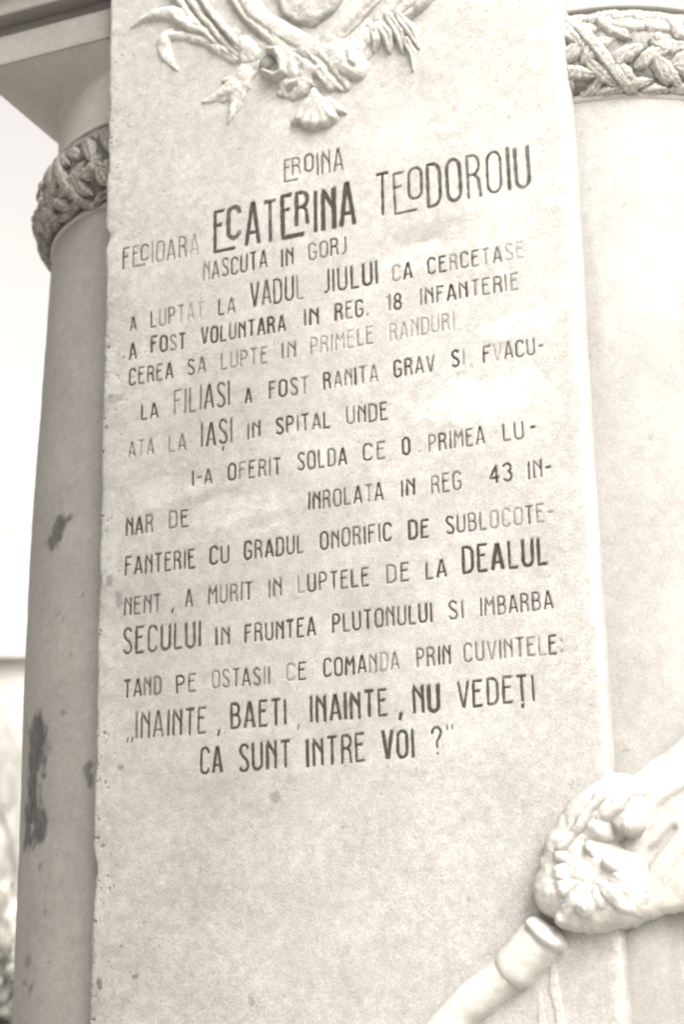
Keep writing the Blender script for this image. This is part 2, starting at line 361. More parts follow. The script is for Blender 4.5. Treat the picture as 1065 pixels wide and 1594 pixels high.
# rubbed-out passages: the stone there is scraped paler and a little hollow
for (px, py, rx, ry, sd) in ((385, 795, 95, 34, 3), (740, 620, 125, 36, 6), (250, 765, 60, 28, 8), (650, 395, 80, 26, 12), (810, 500, 60, 22, 15)):
    b = blob(px, py, rx, ry, .0, 22, seed=sd); tone *= 1 + .19 * b * (.6 + .8 * fbm(X, Z, 34, 3, sd + 90)); Y += b * .0006
for (px, py, rx, ry, sd, k) in ((400, 812, 80, 12, 61, .16), (660, 362, 70, 18, 62, .12), (330, 770, 60, 10, 63, .14), (430, 1240, 10, 7, 64, .3), (535, 1288, 4, 4, 65, .35),
                                (392, 1558 - 1200 + 1200, 5, 7, 66, .3), (210, 1520, 7, 4, 67, .5), (154, 1530, 6, 12, 68, .6), (187, 1194, 5, 4, 69, .4), (160, 560, 12, 8, 70, .4), (175, 620, 18, 9, 71, .3),
                                (185, 930, 8, 14, 72, .35), (170, 905, 7, 9, 73, .4)):
    b = blob(px, py, rx, ry, .1, 60, seed=sd); tone *= 1 - k * b
# cut strokes
G = np.zeros_like(Y)
for (x0, z0, x1, z1, hw) in GROOVES:
    m = hw + .004
    i0, i1 = np.searchsorted(xs, (min(x0, x1) - m, max(x0, x1) + m)); j0, j1 = np.searchsorted(zs, (min(z0, z1) - m, max(z0, z1) + m))
    sx, sz = X[j0:j1, i0:i1], Z[j0:j1, i0:i1]; dx, dz = x1 - x0, z1 - z0; L2 = dx * dx + dz * dz + 1e-12
    t = np.clip(((sx - x0) * dx + (sz - z0) * dz) / L2, 0, 1); d = np.hypot(sx - x0 - t * dx, sz - z0 - t * dz)
    g = .0017 * sstep(hw + .0010, hw * .4, d)
    G[j0:j1, i0:i1] = np.maximum(G[j0:j1, i0:i1], g)
Y = Y + G
def lay_on_stone(V):
    """drop the paint onto the stone surface"""
    V = np.array(V); fx = np.clip((V[:, 0] - xs[0]) / .002, 0, nf - 2); jz = np.clip(np.searchsorted(zs, V[:, 2]) - 1, 0, nz - 2)
    ix = fx.astype(int); tx = fx - ix; tz = np.clip((V[:, 2] - zs[jz]) / (zs[jz + 1] - zs[jz]), 0, 1)
    y = (Y[jz, ix] * (1 - tx) + Y[jz, ix + 1] * tx) * (1 - tz) + (Y[jz + 1, ix] * (1 - tx) + Y[jz + 1, ix + 1] * tx) * tz
    V[:, 1] += y; return V
PLACED = [(lay_on_stone(v), f, e, a) for v, f, e, a in word_meshes]
# chipped left arris, softly worn right arris
zz = zs[:, None]
chip = .0075 * sstep(.50, .85, fbm(zz * 0 + .3, zz, 9, 4, 77)) + .003 * (fbm(zz * 0, zz, 45, 3, 78))
for (px, py, amp, wid) in ((172, 160, .006, .02), (172, 368, .013, .018), (165, 430, .004, .03), (150, 1352, .011, .022), (150, 1385, .006, .02), (155, 905, .004, .02), (150, 1190, .003, .03)):
    cz = W(px, py)[1]; chip = chip + amp * np.exp(-((zz - cz) / wid) ** 2)
Xc = X + chip * np.exp(-(X + .5) / .012)
rchip = .003 * fbm(zz * 0, zz, 12, 3, 88)
Xc = Xc - rchip * np.exp(-(.5 - X) / .01)
Y = Y + .006 * np.exp(-(X + .5) / .004) + .007 * np.exp(-(.5 - X) / .006)
side_y = [.30, .16, .10, .06, .035, .018]
cols = [np.stack([Xc[:, 0] - .0015 + .0 * sy, np.full(nz, sy) + Y[:, 0], zs], 1) for sy in side_y]
front = np.stack([Xc, Y, Z], -1)
cr = [np.stack([Xc[:, -1] + .001, np.full(nz, sy) + Y[:, -1], zs], 1) for sy in side_y[::-1]]
A_ = np.concatenate([np.stack(cols, 1), front, np.stack(cr, 1)], 1)
TN = np.concatenate([np.repeat(tone[:, :1] * .92, 6, 1), tone, np.repeat(tone[:, -1:] * 1.0, 6, 1)], 1)
me = mesh_from('stone_panel', A_.reshape(-1, 3), grid_faces(nz, nf + 12, True))
attr(me, 'tone', TN); link('stone_panel', me, SLAB, slab)
for V_, F_, E_, A2_ in PLACED:
    m_ = mesh_from('inscription_word', V_, F_, smooth=False); attr(m_, 'edge', E_); attr(m_, 'wear', A2_)
    link('inscription_word', m_, PAINT, slab)

# ------------------------------------------------------------------ columns
CYL_Y = .4544; HX = .4669
PROF = [(.55, .43), (.62, .418), (1.0, .414), (1.67, .411), (2.06, .410), (2.34, .410), (2.63, .404), (2.93, .391), (3.10, .384), (3.24, .3785), (3.262, .377)]
def hit_shaft(px, py, cx, r):
    d_ = ray(px, py); ox, oy = CAM[0] - cx, CAM[1] - CYL_Y
    a = d_[0] ** 2 + d_[1] ** 2; b = 2 * (ox * d_[0] + oy * d_[1]); c = ox * ox + oy * oy - r * r
    D_ = b * b - 4 * a * c
    t = (-b - math.sqrt(max(D_, 0))) / (2 * a); p = CAM + d_ * t
    return math.atan2(p[1] - CYL_Y, p[0] - cx), p[2]
def column(side):
    cx = side * HX
    root = empty('stone_column', (cx, CYL_Y, 0))
    # shaft
    nu = 360; zs_ = np.concatenate([np.linspace(.55, 1.4, 40)[:-1], np.arange(1.4, 3.262, .005)])
    th = np.linspace(0, 2 * np.pi, nu, endpoint=False); TH, ZZ = np.meshgrid(th, zs_)
    R_ = np.interp(ZZ, [p[0] for p in PROF], [p[1] for p in PROF])
    u = TH * .4
    nz_ = (fbm(u + 9 * side, ZZ, 5, 4, 3) - .5) * .004 + (fbm(u + 9 * side, ZZ, 60, 2, 4) - .5) * .001
    R2 = R_ + nz_
    V = np.stack([R2 * np.cos(TH), R2 * np.sin(TH), ZZ], -1)
    tn = 1 + (fbm(u + side, ZZ, 4, 4, 13) - .5) * .18
    tn = tn * (1 - .35 * sstep(.86, .93, fbm(u + side * 5, ZZ, 60, 2, 15)))
    if side > 0: tn = tn * (.90 - .12 * sstep(3.15, 2.4, ZZ + .8 * (fbm(u * 3, ZZ * .5, 3, 3, 19) - .5))) * (1 - .10 * sstep(.5, .75, fbm(u * 4, ZZ * .35, 7, 4, 23)))
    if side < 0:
        tn = tn * .49  # shade on the left shaft, put into its tone
        def stain(pts, amt, ns, sd, streak=1.0):
            nonlocal tn
            best = np.full_like(tn, 9.)
            for (px, py, rx, ry) in pts:
                r = np.interp(2.2, [p[0] for p in PROF], [p[1] for p in PROF])
                a, z = hit_shaft(px, py, cx, r * .999); a %= 2 * math.pi
                # widths given in picture pixels; the surface turns away from the camera near the edge
                q = np.sqrt(((TH - a) * .41 / (rx / 770)) ** 2 + ((ZZ - z) / (ry / 770)) ** 2)
                best = np.minimum(best, q)
            best = best + (fbm(u * streak, ZZ, ns, 4, sd) - .5) * 1.9 + (fbm(u * 2.2, ZZ, 110, 3, sd + 9) - .5) * .8
            tn = tn * (1 - amt * sstep(1.25, .6, best) * (.75 + .5 * fbm(u * 3, ZZ, 70, 3, sd + 4)))
        stain([(56, 1140, 38, 26), (53, 1175, 40, 45), (50, 1225, 30, 40), (52, 1265, 46, 34), (47, 1300, 30, 26), (60, 1290, 20, 20)], .74, 28, 51, 1.6)
        stain([(90, 815, 16, 16), (85, 835, 14, 18), (106, 806, 8, 8), (78, 845, 16, 14)], .72, 50, 52)
        stain([(137, 1195, 8, 9), (139, 1212, 8, 14)], .6, 60, 53)
        stain([(44, 1500, 10, 14), (48, 1540, 9, 10), (62, 1350, 6, 5), (70, 1420, 5, 8), (112, 1020, 5, 3), (128, 925, 4, 4), (140, 840, 4, 4), (40, 1530, 10, 6), (98, 1110, 5, 4)], .42, 70, 54)
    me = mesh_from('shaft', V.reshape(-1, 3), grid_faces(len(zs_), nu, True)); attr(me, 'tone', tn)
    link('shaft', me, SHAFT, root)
    # carved band: a fat ring under crossed laurel leaves
    ZC, RC, RA, ZA = 3.347, .372, .046, .088
    def tor(th_, ph, h=0):
        nx, nz2 = np.cos(ph) / RA, np.sin(ph) / ZA; ln = np.sqrt(nx * nx + nz2 * nz2)
        r = RC + RA * np.cos(ph) + h * nx / ln; z = ZC + ZA * np.sin(ph) + h * nz2 / ln
        return np.stack([r * np.cos(th_), r * np.sin(th_), z], -1)
    nt_, npz = 420, 36
    T_, P_ = np.meshgrid(np.linspace(0, 2 * np.pi, nt_, endpoint=False), np.linspace(-1.62, 1.62, npz))
    hb = (fbm(T_ * .4 + side, P_ * .08, 55, 3, 5) - .5) * .012 - .006
    me = mesh_from('carved_band', tor(T_, P_, hb).reshape(-1, 3), grid_faces(npz, nt_, True))
    band = link('carved_band', me, RECESS_SHADE if side < 0 else RECESS_SHADE2, root)
    # leaves: a few shapes, each bent to the ring, repeated round it
    rnd = random.Random(5 + side)
    def leaf(ph0, ang, L_, wd, lift, curl, sd):
        ns, nt2 = 15, 9
        s, t = np.meshgrid(np.linspace(0, 1, ns), np.linspace(-1, 1, nt2))
        wdt = wd * np.sin(np.pi * np.clip(s, .0, 1) ** .8) ** .75 * (1 + .10 * np.sin(s * 26))
        a = (s - .5) * L_; b = t * wdt + curl * (s - .5) ** 2
        h = lift * (1 - np.abs(t) ** 1.4) * (.35 + .65 * np.sin(np.pi * np.clip(s * 1.05, 0, 1)) ** .6) + .002
        h = h - .0040 * np.exp(-(t / .14) ** 2) + .0018 * np.sin(s * 46 - np.abs(t) * 7)
        h = np.where(np.abs(t) > .99, -.006, h)
        ca, sa = math.cos(ang), math.sin(ang)
        du, dv = a * ca - b * sa, a * sa + b * ca
        h = h + (fbm(du + sd, dv, 60, 2, sd) - .5) * .006
        arc_to_phi = 1 / .078
        return mesh_from('leaf', tor(du / (RC + RA), ph0 + dv * arc_to_phi, h).reshape(-1, 3), grid_faces(nt2, ns))
    shapes = []
    rows_ = ((.98, 38), (.42, -34), (-.14, 30), (-.66, -40), (-1.12, 22))
    for ri, (ph, an) in enumerate(rows_):
        for k in range(5): shapes.append(leaf(ph + rnd.uniform(-.16, .16), math.radians(an + rnd.uniform(-30, 30)), rnd.uniform(.072, .094), rnd.uniform(.0155, .0205), rnd.uniform(.0055, .009), rnd.uniform(-.05, .05), 100 + ri * 5 + k))
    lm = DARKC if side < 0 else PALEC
    for ri in range(5):
        a = math.radians(-200 + 2 * ri)
        while a < math.radians(20):
            o = link('leaf', shapes[ri * 5 + rnd.randrange(5)], lm, band)
            o.rotation_euler = (0, 0, a + rnd.uniform(-.045, .045)); o.scale = (rnd.uniform(.990, 1.004),) * 2 + (1,)
            a += math.radians(6.6)
    # flat ribbon wound slantwise over the leaves
    for a0 in ([-168, -118, -60, -5] if side < 0 else [-170, -112, -78, -20]):
        s_, t_ = np.meshgrid(np.linspace(-1.45, 1.45, 26), np.linspace(-1, 1, 7))
        thr = math.radians(a0) + s_ * -.13 + t_ * .042
        hr = .009 - .003 * np.abs(t_) ** 4 - np.where(np.abs(t_) > .99, .012, 0) + .0015 * np.sin(t_ * 9)
        link('ribbon', mesh_from('ribbon', tor(thr, s_, hr).reshape(-1, 3), grid_faces(7, 26)), lm, band)
    # berries between the leaves
    bv = []; bf = []
    ns, nt2 = 10, 7
    t1, t2 = np.meshgrid(np.linspace(0, 2 * np.pi, ns, endpoint=False), np.linspace(-1.5, 1.5, nt2))
    bm_ = mesh_from('berry', (np.stack([np.cos(t1) * np.cos(t2), np.sin(t1) * np.cos(t2), np.sin(t2)], -1) * .011).reshape(-1, 3), grid_faces(nt2, ns, True))
    for i in range(12):
        o = link('berry', bm_, lm, band); an = math.radians(rnd.uniform(-190, 10)); ph = rnd.uniform(-.9, .9)
        o.location = Vector(tor(np.array(an), np.array(ph), .001))
    # fillet below and above the band
    def ring(name, prof, mat, nu=160):
        T_, K = np.meshgrid(np.linspace(0, 2 * np.pi, nu, endpoint=False), np.arange(len(prof)))
        r = np.array([p[0] for p in prof])[K]; z = np.array([p[1] for p in prof])[K]
        return link(name, mesh_from(name, np.stack([r * np.cos(T_), r * np.sin(T_), z], -1).reshape(-1, 3), grid_faces(len(prof), nu, True)), mat, root)
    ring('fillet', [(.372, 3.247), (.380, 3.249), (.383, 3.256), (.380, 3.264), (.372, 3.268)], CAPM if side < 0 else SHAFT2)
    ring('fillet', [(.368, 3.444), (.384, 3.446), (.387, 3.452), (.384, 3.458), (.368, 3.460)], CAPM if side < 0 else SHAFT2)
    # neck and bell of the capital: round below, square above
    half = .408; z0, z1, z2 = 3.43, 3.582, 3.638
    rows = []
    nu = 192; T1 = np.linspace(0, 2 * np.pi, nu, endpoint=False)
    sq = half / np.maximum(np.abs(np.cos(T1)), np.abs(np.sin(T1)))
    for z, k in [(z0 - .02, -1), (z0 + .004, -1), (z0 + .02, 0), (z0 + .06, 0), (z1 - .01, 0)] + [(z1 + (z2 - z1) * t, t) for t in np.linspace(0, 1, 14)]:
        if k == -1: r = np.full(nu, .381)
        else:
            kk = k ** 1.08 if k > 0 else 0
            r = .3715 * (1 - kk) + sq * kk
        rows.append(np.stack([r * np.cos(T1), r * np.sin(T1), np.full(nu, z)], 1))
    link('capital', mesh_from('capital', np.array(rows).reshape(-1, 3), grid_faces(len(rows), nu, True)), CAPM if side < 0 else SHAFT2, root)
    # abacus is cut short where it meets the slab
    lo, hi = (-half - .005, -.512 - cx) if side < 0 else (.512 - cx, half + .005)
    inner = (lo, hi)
    am = CAPM2 if side < 0 else SHAFT2  # left abacus gets darker stone, its shade painted into the colour
    link('abacus', box_mesh('abacus', lo, hi, -half - .004, half, z2, 3.712, .004), am, root)
    link('abacus_core', box_mesh('abacus_core', *((-half + .12, half - .12)), -half + .11, half - .02, z2 - .02, 3.75, .0), am, root)
    link('cornice', box_mesh('cornice', lo - (.05 if side < 0 else -.0), hi + (.05 if side > 0 else 0), -half - .03, half, 3.748, 3.80, .006), am, root)
    link('frieze', box_mesh('frieze', lo - (.09 if side < 0 else -.0), hi + (.09 if side > 0 else 0), -half - .055, half, 3.806, 4.1, .006), am, root)
    link('fillet', box_mesh('fillet', lo, hi, -half + .02, half, 3.70, 3.81, .0), am, root)
    return root
RECESS_SHADE = stone_mat('recess_shade_left', (.045, .043, .039), tone_attr=False, grain=.4, bump=.6, scale=.5)  # ring behind the left leaves, recess shade put into the colour
RECESS_SHADE2 = stone_mat('recess_shade_right', (.13, .126, .118), tone_attr=False, grain=.4, bump=.6, scale=.5)  # same painted recess shade for the right ring, less deep
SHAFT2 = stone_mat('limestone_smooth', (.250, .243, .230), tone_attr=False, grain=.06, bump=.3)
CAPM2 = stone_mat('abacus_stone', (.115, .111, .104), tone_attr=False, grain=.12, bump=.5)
cl = column(-1); tag(cl, 'grey column left of the inscription, with long dark stains down its shaft', 'column')
cr_ = column(1); tag(cr_, 'pale clean column right of the inscription, behind the carved bunch', 'column')

# ------------------------------------------------------------------ reliefs
def relief(name, brushes, parent, mat, res=.0022, back=.004, rough=.004, seed=0, tone_v=1.0, cuts=(), nf_=45, soft=4, kr=1.0, kh=1.0, off=0.0):
    """raised carving: every brush is a ridge along a polyline (picture points) with its own width and height"""
    segs = []
    for pts, rad, H, pw in brushes:
        H = H * kh; rad = [q * kr for q in rad] if hasattr(rad, '__len__') else rad * kr
        P = [W(p[0], p[1], H * .7) for p in pts]; Rr = [r / 770 for r in (rad if hasattr(rad, '__len__') else [rad] * len(pts))]
        if len(P) == 1: P = P * 2; Rr = Rr * 2
        segs.append((P, Rr, H, pw))
    al = [(p, r) for s in segs for p, r in zip(s[0], s[1])]
    x0 = min(p[0] - r for p, r in al) - .01; x1 = max(p[0] + r for p, r in al) + .01
    z0 = min(p[1] - r for p, r in al) - .01; z1 = max(p[1] + r for p, r in al) + .01
    gx = np.arange(x0, x1, res); gz = np.arange(z0, z1, res); GX, GZ = np.meshgrid(gx, gz)
    wx = GX + (fbm(GX, GZ, 30, 2, seed + 2) - .5) * .006; wz = GZ + (fbm(GX, GZ, 30, 2, seed + 3) - .5) * .006
    h = np.full_like(GX, -1.)
    def field(P, Rr, H, pw):
        out = np.full_like(GX, -1.)
        for (a, b, ra, rb) in zip(P[:-1], P[1:], Rr[:-1], Rr[1:]):
            dx, dz = b[0] - a[0], b[1] - a[1]; L2 = dx * dx + dz * dz + 1e-12
            t = np.clip(((wx - a[0]) * dx + (wz - a[1]) * dz) / L2, 0, 1)
            q = np.hypot(wx - a[0] - t * dx, wz - a[1] - t * dz) / (ra + (rb - ra) * t)
            rr = (ra + (rb - ra) * t) / max(max(Rr), 1e-6)
            out = np.maximum(out, np.where(q < 1, H * (.35 + .65 * rr) * (1 - np.minimum(q, 1) ** pw) ** (1 / pw), -1))
        return out
    for (P, Rr, H, pw) in segs:
        f = field(P, Rr, H, pw)
        # round joins instead of knife cuts
        k = .008; both = (h > 0) & (f > 0)
        sm = np.where(both, .5 * (h + f + np.sqrt((h - f) ** 2 + k * k * .25)) - .0, np.maximum(h, f))
        h = sm
    for pts, rad, D_, pw in cuts:
        P = [W(p[0], p[1], .02) for p in pts]; Rr = [r / 770 for r in (rad if hasattr(rad, '__len__') else [rad] * len(pts))]
        if len(P) == 1: P = P * 2; Rr = Rr * 2
        c = field(P, Rr, D_, pw); h = np.where((c > 0) & (h > 0), np.maximum(h - c, .0015), h)
    h = np.where(h < 0, -.004, h)
    for _ in range(soft):
        q = np.pad(h, 1, 'edge'); h = (q[:-2, 1:-1] + q[2:, 1:-1] + q[1:-1, :-2] + q[1:-1, 2:] + 2 * h) / 6
    mask = h > 0
    h = np.where(mask, np.maximum(h, -back * .4) + (fbm(GX, GZ, nf_, 4, seed) - .5) * rough * 2, h)
    Yv = np.where(mask, -h + off, back)
    F = grid_faces(len(gz), len(gx)); keep = mask.ravel()[F].any(1); F = F[keep]
    used = np.unique(F); idx = np.full(mask.size, -1); idx[used] = np.arange(len(used)); F = idx[F]
    V = np.stack([GX, Yv, GZ], -1).reshape(-1, 3)[used]
    me = mesh_from(name, V, F)
    tv = (tone_v * (1 + (fbm(GX, GZ, 18, 4, seed + 5) - .5) * .24)).reshape(-1)[used]
    attr(me, 'tone', tv)
    return link(name, me, mat, parent)

cart = empty('carved_cartouche', (0, 0, 0))
tag(cart, 'raised stone coat of arms with strapwork, leaves and hanging pendant above the inscription', 'relief carving')
def Z8(*p): return [(180 + a / 2.13, b / 2.13) for a, b in p]

relief('backing', [(Z8((120, -300), (260, -60), (330, 30), (430, 150), (560, 210), (650, 230), (750, 200), (850, 110), (960, -20), (1100, -300)), [36, 30, 26, 24, 30, 34, 30, 26, 26, 34], .012, 3)], cart, CARVE, kr=1.15, kh=.72, seed=30, rough=.004, soft=6)
relief('shield', [(Z8((480, -420), (630, -70)), [110, 56], .020, 6), (Z8((640, -420), (645, -40), (648, 52)), [100, 60, 15], .021, 6), (Z8((780, -420), (660, -70)), [110, 56], .020, 6)], cart, CARVE, kr=1.0, seed=1, rough=.0045)
relief('shield_rim', [(Z8((330, -420), (345, -160), (400, -30), (460, 50), (545, 112), (640, 160)), [30, 24, 19, 18, 20, 20], .040, 2.8)], cart, CARVE, kr=1.15, kh=.72, seed=2, rough=.003, cuts=[(Z8((380, -30), (440, 55), (530, 125), (600, 160)), 2.5, .007, 2)])
relief('shield_rim', [(Z8((960, -420), (930, -160), (870, -50), (795, 30), (730, 95), (660, 158)), [30, 24, 20, 19, 19, 20], .030, 2.6)], cart, CARVE, kr=1.15, kh=.72, seed=3, rough=.003, cuts=[(Z8((890, -40), (820, 30), (750, 105)), 2.5, .006, 2)])
relief('strap', [(Z8((470, 80), (530, 130), (575, 180), (590, 240)), [10, 14, 16, 14], .030, 2.2)], cart, CARVE, kr=1.15, kh=.72, seed=4)
relief('scroll', [(Z8((495, 158), (530, 165), (552, 195), (552, 235), (520, 246), (480, 226)), [6, 9, 10, 8, 6, 5], .034, 2)], cart, CARVE, kr=1.1, seed=5, soft=3)
relief('ball', [(Z8((500, 205)), 17, .014, 2)], cart, CARVE, kr=1.0, seed=6, rough=.004, tone_v=.6)  # darker tone paints in the shade inside the scroll
relief('knob', [(Z8((420, 145), (450, 175)), [18, 16], .026, 2), (Z8((425, 190)), 13, .02, 2)], cart, CARVE, kr=1.15, kh=.72, seed=7, rough=.007)
for sd_, pts_, rr_ in ((8, ((60, -300), (150, -110), (205, 0), (255, 62), (310, 122), (392, 192)), (14, 11, 9, 8, 7, 6)),
                       (42, ((110, -300), (195, -110), (243, -5), (292, 62), (345, 124), (402, 178)), (13, 10, 8.5, 8, 7.5, 7)),
                       (43, ((170, -300), (238, -110), (278, -15), (325, 52), (368, 104), (408, 142)), (12, 9, 8, 8, 8, 8))):
    relief('branch', [(Z8(*pts_), list(rr_), .026 if sd_ == 43 else .019, 2.2)], cart, CARVE, seed=sd_, rough=.005, soft=3)
relief('strap', [(Z8((230, -420), (290, -160), (345, -60), (400, 20)), [14, 12, 8, 5], .026, 2)], cart, CARVE, kr=1.15, kh=.72, seed=41)
relief('leaf', [(Z8((42, 86), (80, 58), (125, 38), (180, 36), (240, 62), (300, 104)), [2, 6, 10, 12, 10, 7], .022, 2), (Z8((200, 60), (240, 82), (290, 108)), [6, 8, 5], .024, 2)], cart, CARVE, kr=1.15, kh=.72, seed=9, rough=.005, cuts=[(Z8((55, 88), (100, 74), (150, 74), (190, 84)), [3, 8, 9, 4], .016, 2)])
relief('stem', [(Z8((170, 116), (230, 116), (300, 133), (390, 195)), [7, 8, 9, 7], .014, 2)], cart, CARVE, kr=1.15, kh=.72, seed=10, rough=.005)
relief('leaf', [(Z8((172, 112), (152, 135), (165, 180), (200, 228)), [11, 12, 10, 3], .010, 2), (Z8((160, 120), (146, 155), (156, 190)), [8, 7, 3], .009, 2)], cart, CARVE, kr=1.15, kh=.72, seed=11, rough=.004)
relief('leaf', [(Z8((455, 212), (425, 240), (398, 290), (395, 340), (370, 402)), [14, 18, 18, 10, 3], .017, 2.2), (Z8((410, 270), (355, 312), (282, 332)), [16, 13, 3], .014, 2), (Z8((400, 250), (355, 262)), [12, 5], .014, 2), (Z8((425, 240), (440, 285)), [12, 4], .014, 2)], cart, CARVE, kr=1.15, kh=.72, seed=12, rough=.005,
       cuts=[(Z8((450, 220), (405, 290), (378, 385)), 2.5, .005, 2), (Z8((395, 298), (310, 328)), 2.2, .004, 2)])
relief('boss', [(Z8((600, 185), (650, 205), (720, 180)), [28, 34, 28], .030, 2.5), (Z8((560, 270), (610, 280)), [14, 17], .024, 2), (Z8((640, 235), (700, 262)), [22, 17], .028, 2), (Z8((715, 240), (755, 276)), [20, 10], .024, 2), (Z8((535, 304), (590, 300)), [5, 12], .018, 2)], cart, CARVE, kr=1.15, kh=.72, seed=13, rough=.006, nf_=50, soft=4,
       cuts=[(Z8((600, 165), (665, 215)), 3, .010, 2), (Z8((650, 165), (700, 215)), 3, .010, 2), (Z8((655, 255), (690, 298)), 5, .020, 2), (Z8((560, 295), (590, 275)), 4, .012, 2), (Z8((700, 225), (750, 285)), 3, .010, 2)])
fan = []
for (ex, ey, r) in ((606, 386, 9), (630, 400, 11), (660, 404, 12), (690, 399, 11), (714, 384, 9)):
    fan.append((Z8((655, 295), ((655 + ex) / 2, (300 + ey) / 2), (ex, ey)), [5, r * .9, r], .020, 2))
fan += [(Z8((700, 335), (735, 355), (758, 368)), [10, 9, 4], .013, 2), (Z8((625, 345), (592, 398)), [7, 7], .012, 2)]
relief('pendant_shell', fan, cart, CARVE, kr=1.0, seed=14, rough=.0025, soft=1)
relief('scroll', [(Z8((870, 90), (815, 125), (780, 165), (775, 205), (795, 220)), [15, 16, 19, 22, 18], .030, 2.2)], cart, CARVE, kr=1.15, kh=.72, seed=15, rough=.005, cuts=[(Z8((760, 175), (765, 205), (785, 215)), 3, .008, 2)])
relief('strap', [(Z8((1080, -420), (1010, -160), (960, -60), (900, 15), (850, 80)), [20, 16, 14, 13, 12], .026, 2.2)], cart, CARVE, kr=1.15, kh=.72, seed=16)
for sd_, dx_ in ((17, 0), (45, 34)):
    relief('branch', [(Z8((1170 + dx_, -300), (1075 + dx_, -100), (985 + dx_, 0), (915 + dx_, 55), (855 + dx_ * .7, 105)), [15, 11, 9, 9, 7], .022, 2.2)], cart, CARVE, seed=sd_, rough=.005, soft=3)
for sd_, pts_, rr_ in ((18, ((868, 66), (898, 112), (905, 165)), (9, 12, 3)), (46, ((900, 50), (938, 104), (948, 168)), (10, 12, 3)), (47, ((935, 44), (975, 100), (1000, 150)), (10, 11, 3)), (48, ((960, 130), (982, 170), (984, 232)), (8, 8, 2)), (49, ((850, 90), (862, 130), (848, 168)), (8, 9, 3))):
    relief('leaf', [(Z8(*pts_), list(rr_), .021 - .006 * (sd_ == 48), 2)], cart, CARVE, seed=sd_, rough=.004, soft=2, cuts=[(Z8(*pts_), 1.8, .006, 2)])

orn = empty('carved_torch', (0, 0, 0))
tag(orn, 'pale carved diagonal shaft ending in a lumpy bunch across the lower right of the slab', 'relief carving')
def Z4(*p): return [(640 + a / 2.506, 1160 + b / 2.506) for a, b in p]
relief('shaft', [(Z4((-260, 1480), (60, 1170), (205, 1015), (372, 880)), [25, 25, 25, 25], .040, 2)], orn, ORNM, seed=21, rough=.0012, back=.01)
relief('socket', [(Z4((392, 860), (470, 775)), [29, 30], .048, 2.3)], orn, ORNM, seed=22, rough=.0012, back=.01)
relief('collar', [(Z4((470, 700), (515, 740), (550, 775)), [12, 14, 12], .058, 2)], orn, ORNM, seed=23, rough=.002, back=.01)
relief('bunch', [(Z4((600, 560), (640, 600)), [46, 40], .058, 2.6), (Z4((600, 480), (640, 400)), [38, 40], .056, 2.6), (Z4((620, 400), (700, 290), (790, 200)), [38, 40, 32], .052, 2.8),
                 (Z4((720, 600), (770, 590)), [40, 38], .058, 2.6), (Z4((800, 500), (810, 560)), [30, 28], .060, 2.4), (Z4((700, 500)), [48], .064, 2.6), (Z4((840, 290), (825, 230)), [20, 24], .040, 2.4)], orn, ORNM, seed=24, rough=.006, back=.05, nf_=40, soft=4,
       cuts=[(Z4((775, 335), (800, 380), (785, 425)), [10, 15, 8], .034, 2), (Z4((690, 334), (735, 318)), [5, 7], .022, 2)])
for q, (pts_, rr_, h_) in enumerate([
        (((690, 500), (600, 500), (520, 530)), (14, 20, 12), .078), (((690, 510), (600, 560), (535, 615)), (14, 22, 13), .082), (((695, 520), (640, 600), (585, 672)), (14, 22, 12), .080),
        (((700, 525), (690, 620), (670, 698)), (14, 23, 12), .084), (((710, 525), (740, 610), (762, 680)), (14, 22, 12), .080), (((720, 515), (790, 580), (832, 628)), (14, 22, 12), .082), (((730, 500), (810, 520), (858, 545)), (12, 18, 10), .076),
        (((640, 470), (590, 430), (535, 420)), (12, 17, 9), .074), (((590, 400), (660, 310), (745, 185)), (14, 17, 10), .070), (((650, 420), (720, 330), (800, 170)), (14, 18, 10), .074), (((740, 290), (810, 230), (865, 180)), (12, 15, 8), .066)]):
    relief('petal', [(Z4(*pts_), [q_ * (.8, 1.15, .95)[(q + n_) % 3] for n_, q_ in enumerate(rr_)], .058 + (h_ - .058) * .42 + .003 * (q % 3), 2.2)], orn, ORNM, seed=60 + q, rough=.007, back=.04, nf_=45, soft=4, cuts=[(Z4(*pts_), [1.5, 3, 1.5], .004, 2)])
for q, (pts_, rr_) in enumerate([(((700, 402), (712, 425)), (15, 13)), (((776, 462), (800, 480)), (17, 15))]):
    relief('knot', [(Z4(*pts_), list(rr_), .076, 2)], orn, ORNM, seed=80 + q, rough=.003, back=.02, soft=2)
relief('sweep', [(Z4((860, 520), (950, 400), (1080, 310), (1260, 240)), [50, 78, 100, 125], .030, 4), (Z4((840, 690), (950, 590), (1060, 470), (1250, 250)), [5, 8, 11, 13], .032, 2)], orn, ORNM, seed=27, rough=.0025, off=.036, back=.09, nf_=20, soft=7,
       cuts=[(Z4((880, 500), (925, 410), (1010, 320)), [5, 8, 4], .014, 2), (Z4((900, 620), (1000, 500), (1090, 400)), [2, 4, 4], .008, 2), (Z4((900, 330), (960, 240), (1060, 170)), [3, 6, 4], .010, 2)])
relief('ribbon_tail', [(Z4((545, 800), (560, 950), (600, 1150), (640, 1400)), [7, 9, 11, 12], .0022, 2)], orn, CARVE, seed=28, rough=.002)
relief('ribbon_tail', [(Z4((505, 860), (500, 1000), (520, 1150), (540, 1400)), [5, 7, 9, 10], .0018, 2)], orn, CARVE, seed=29, rough=.002)

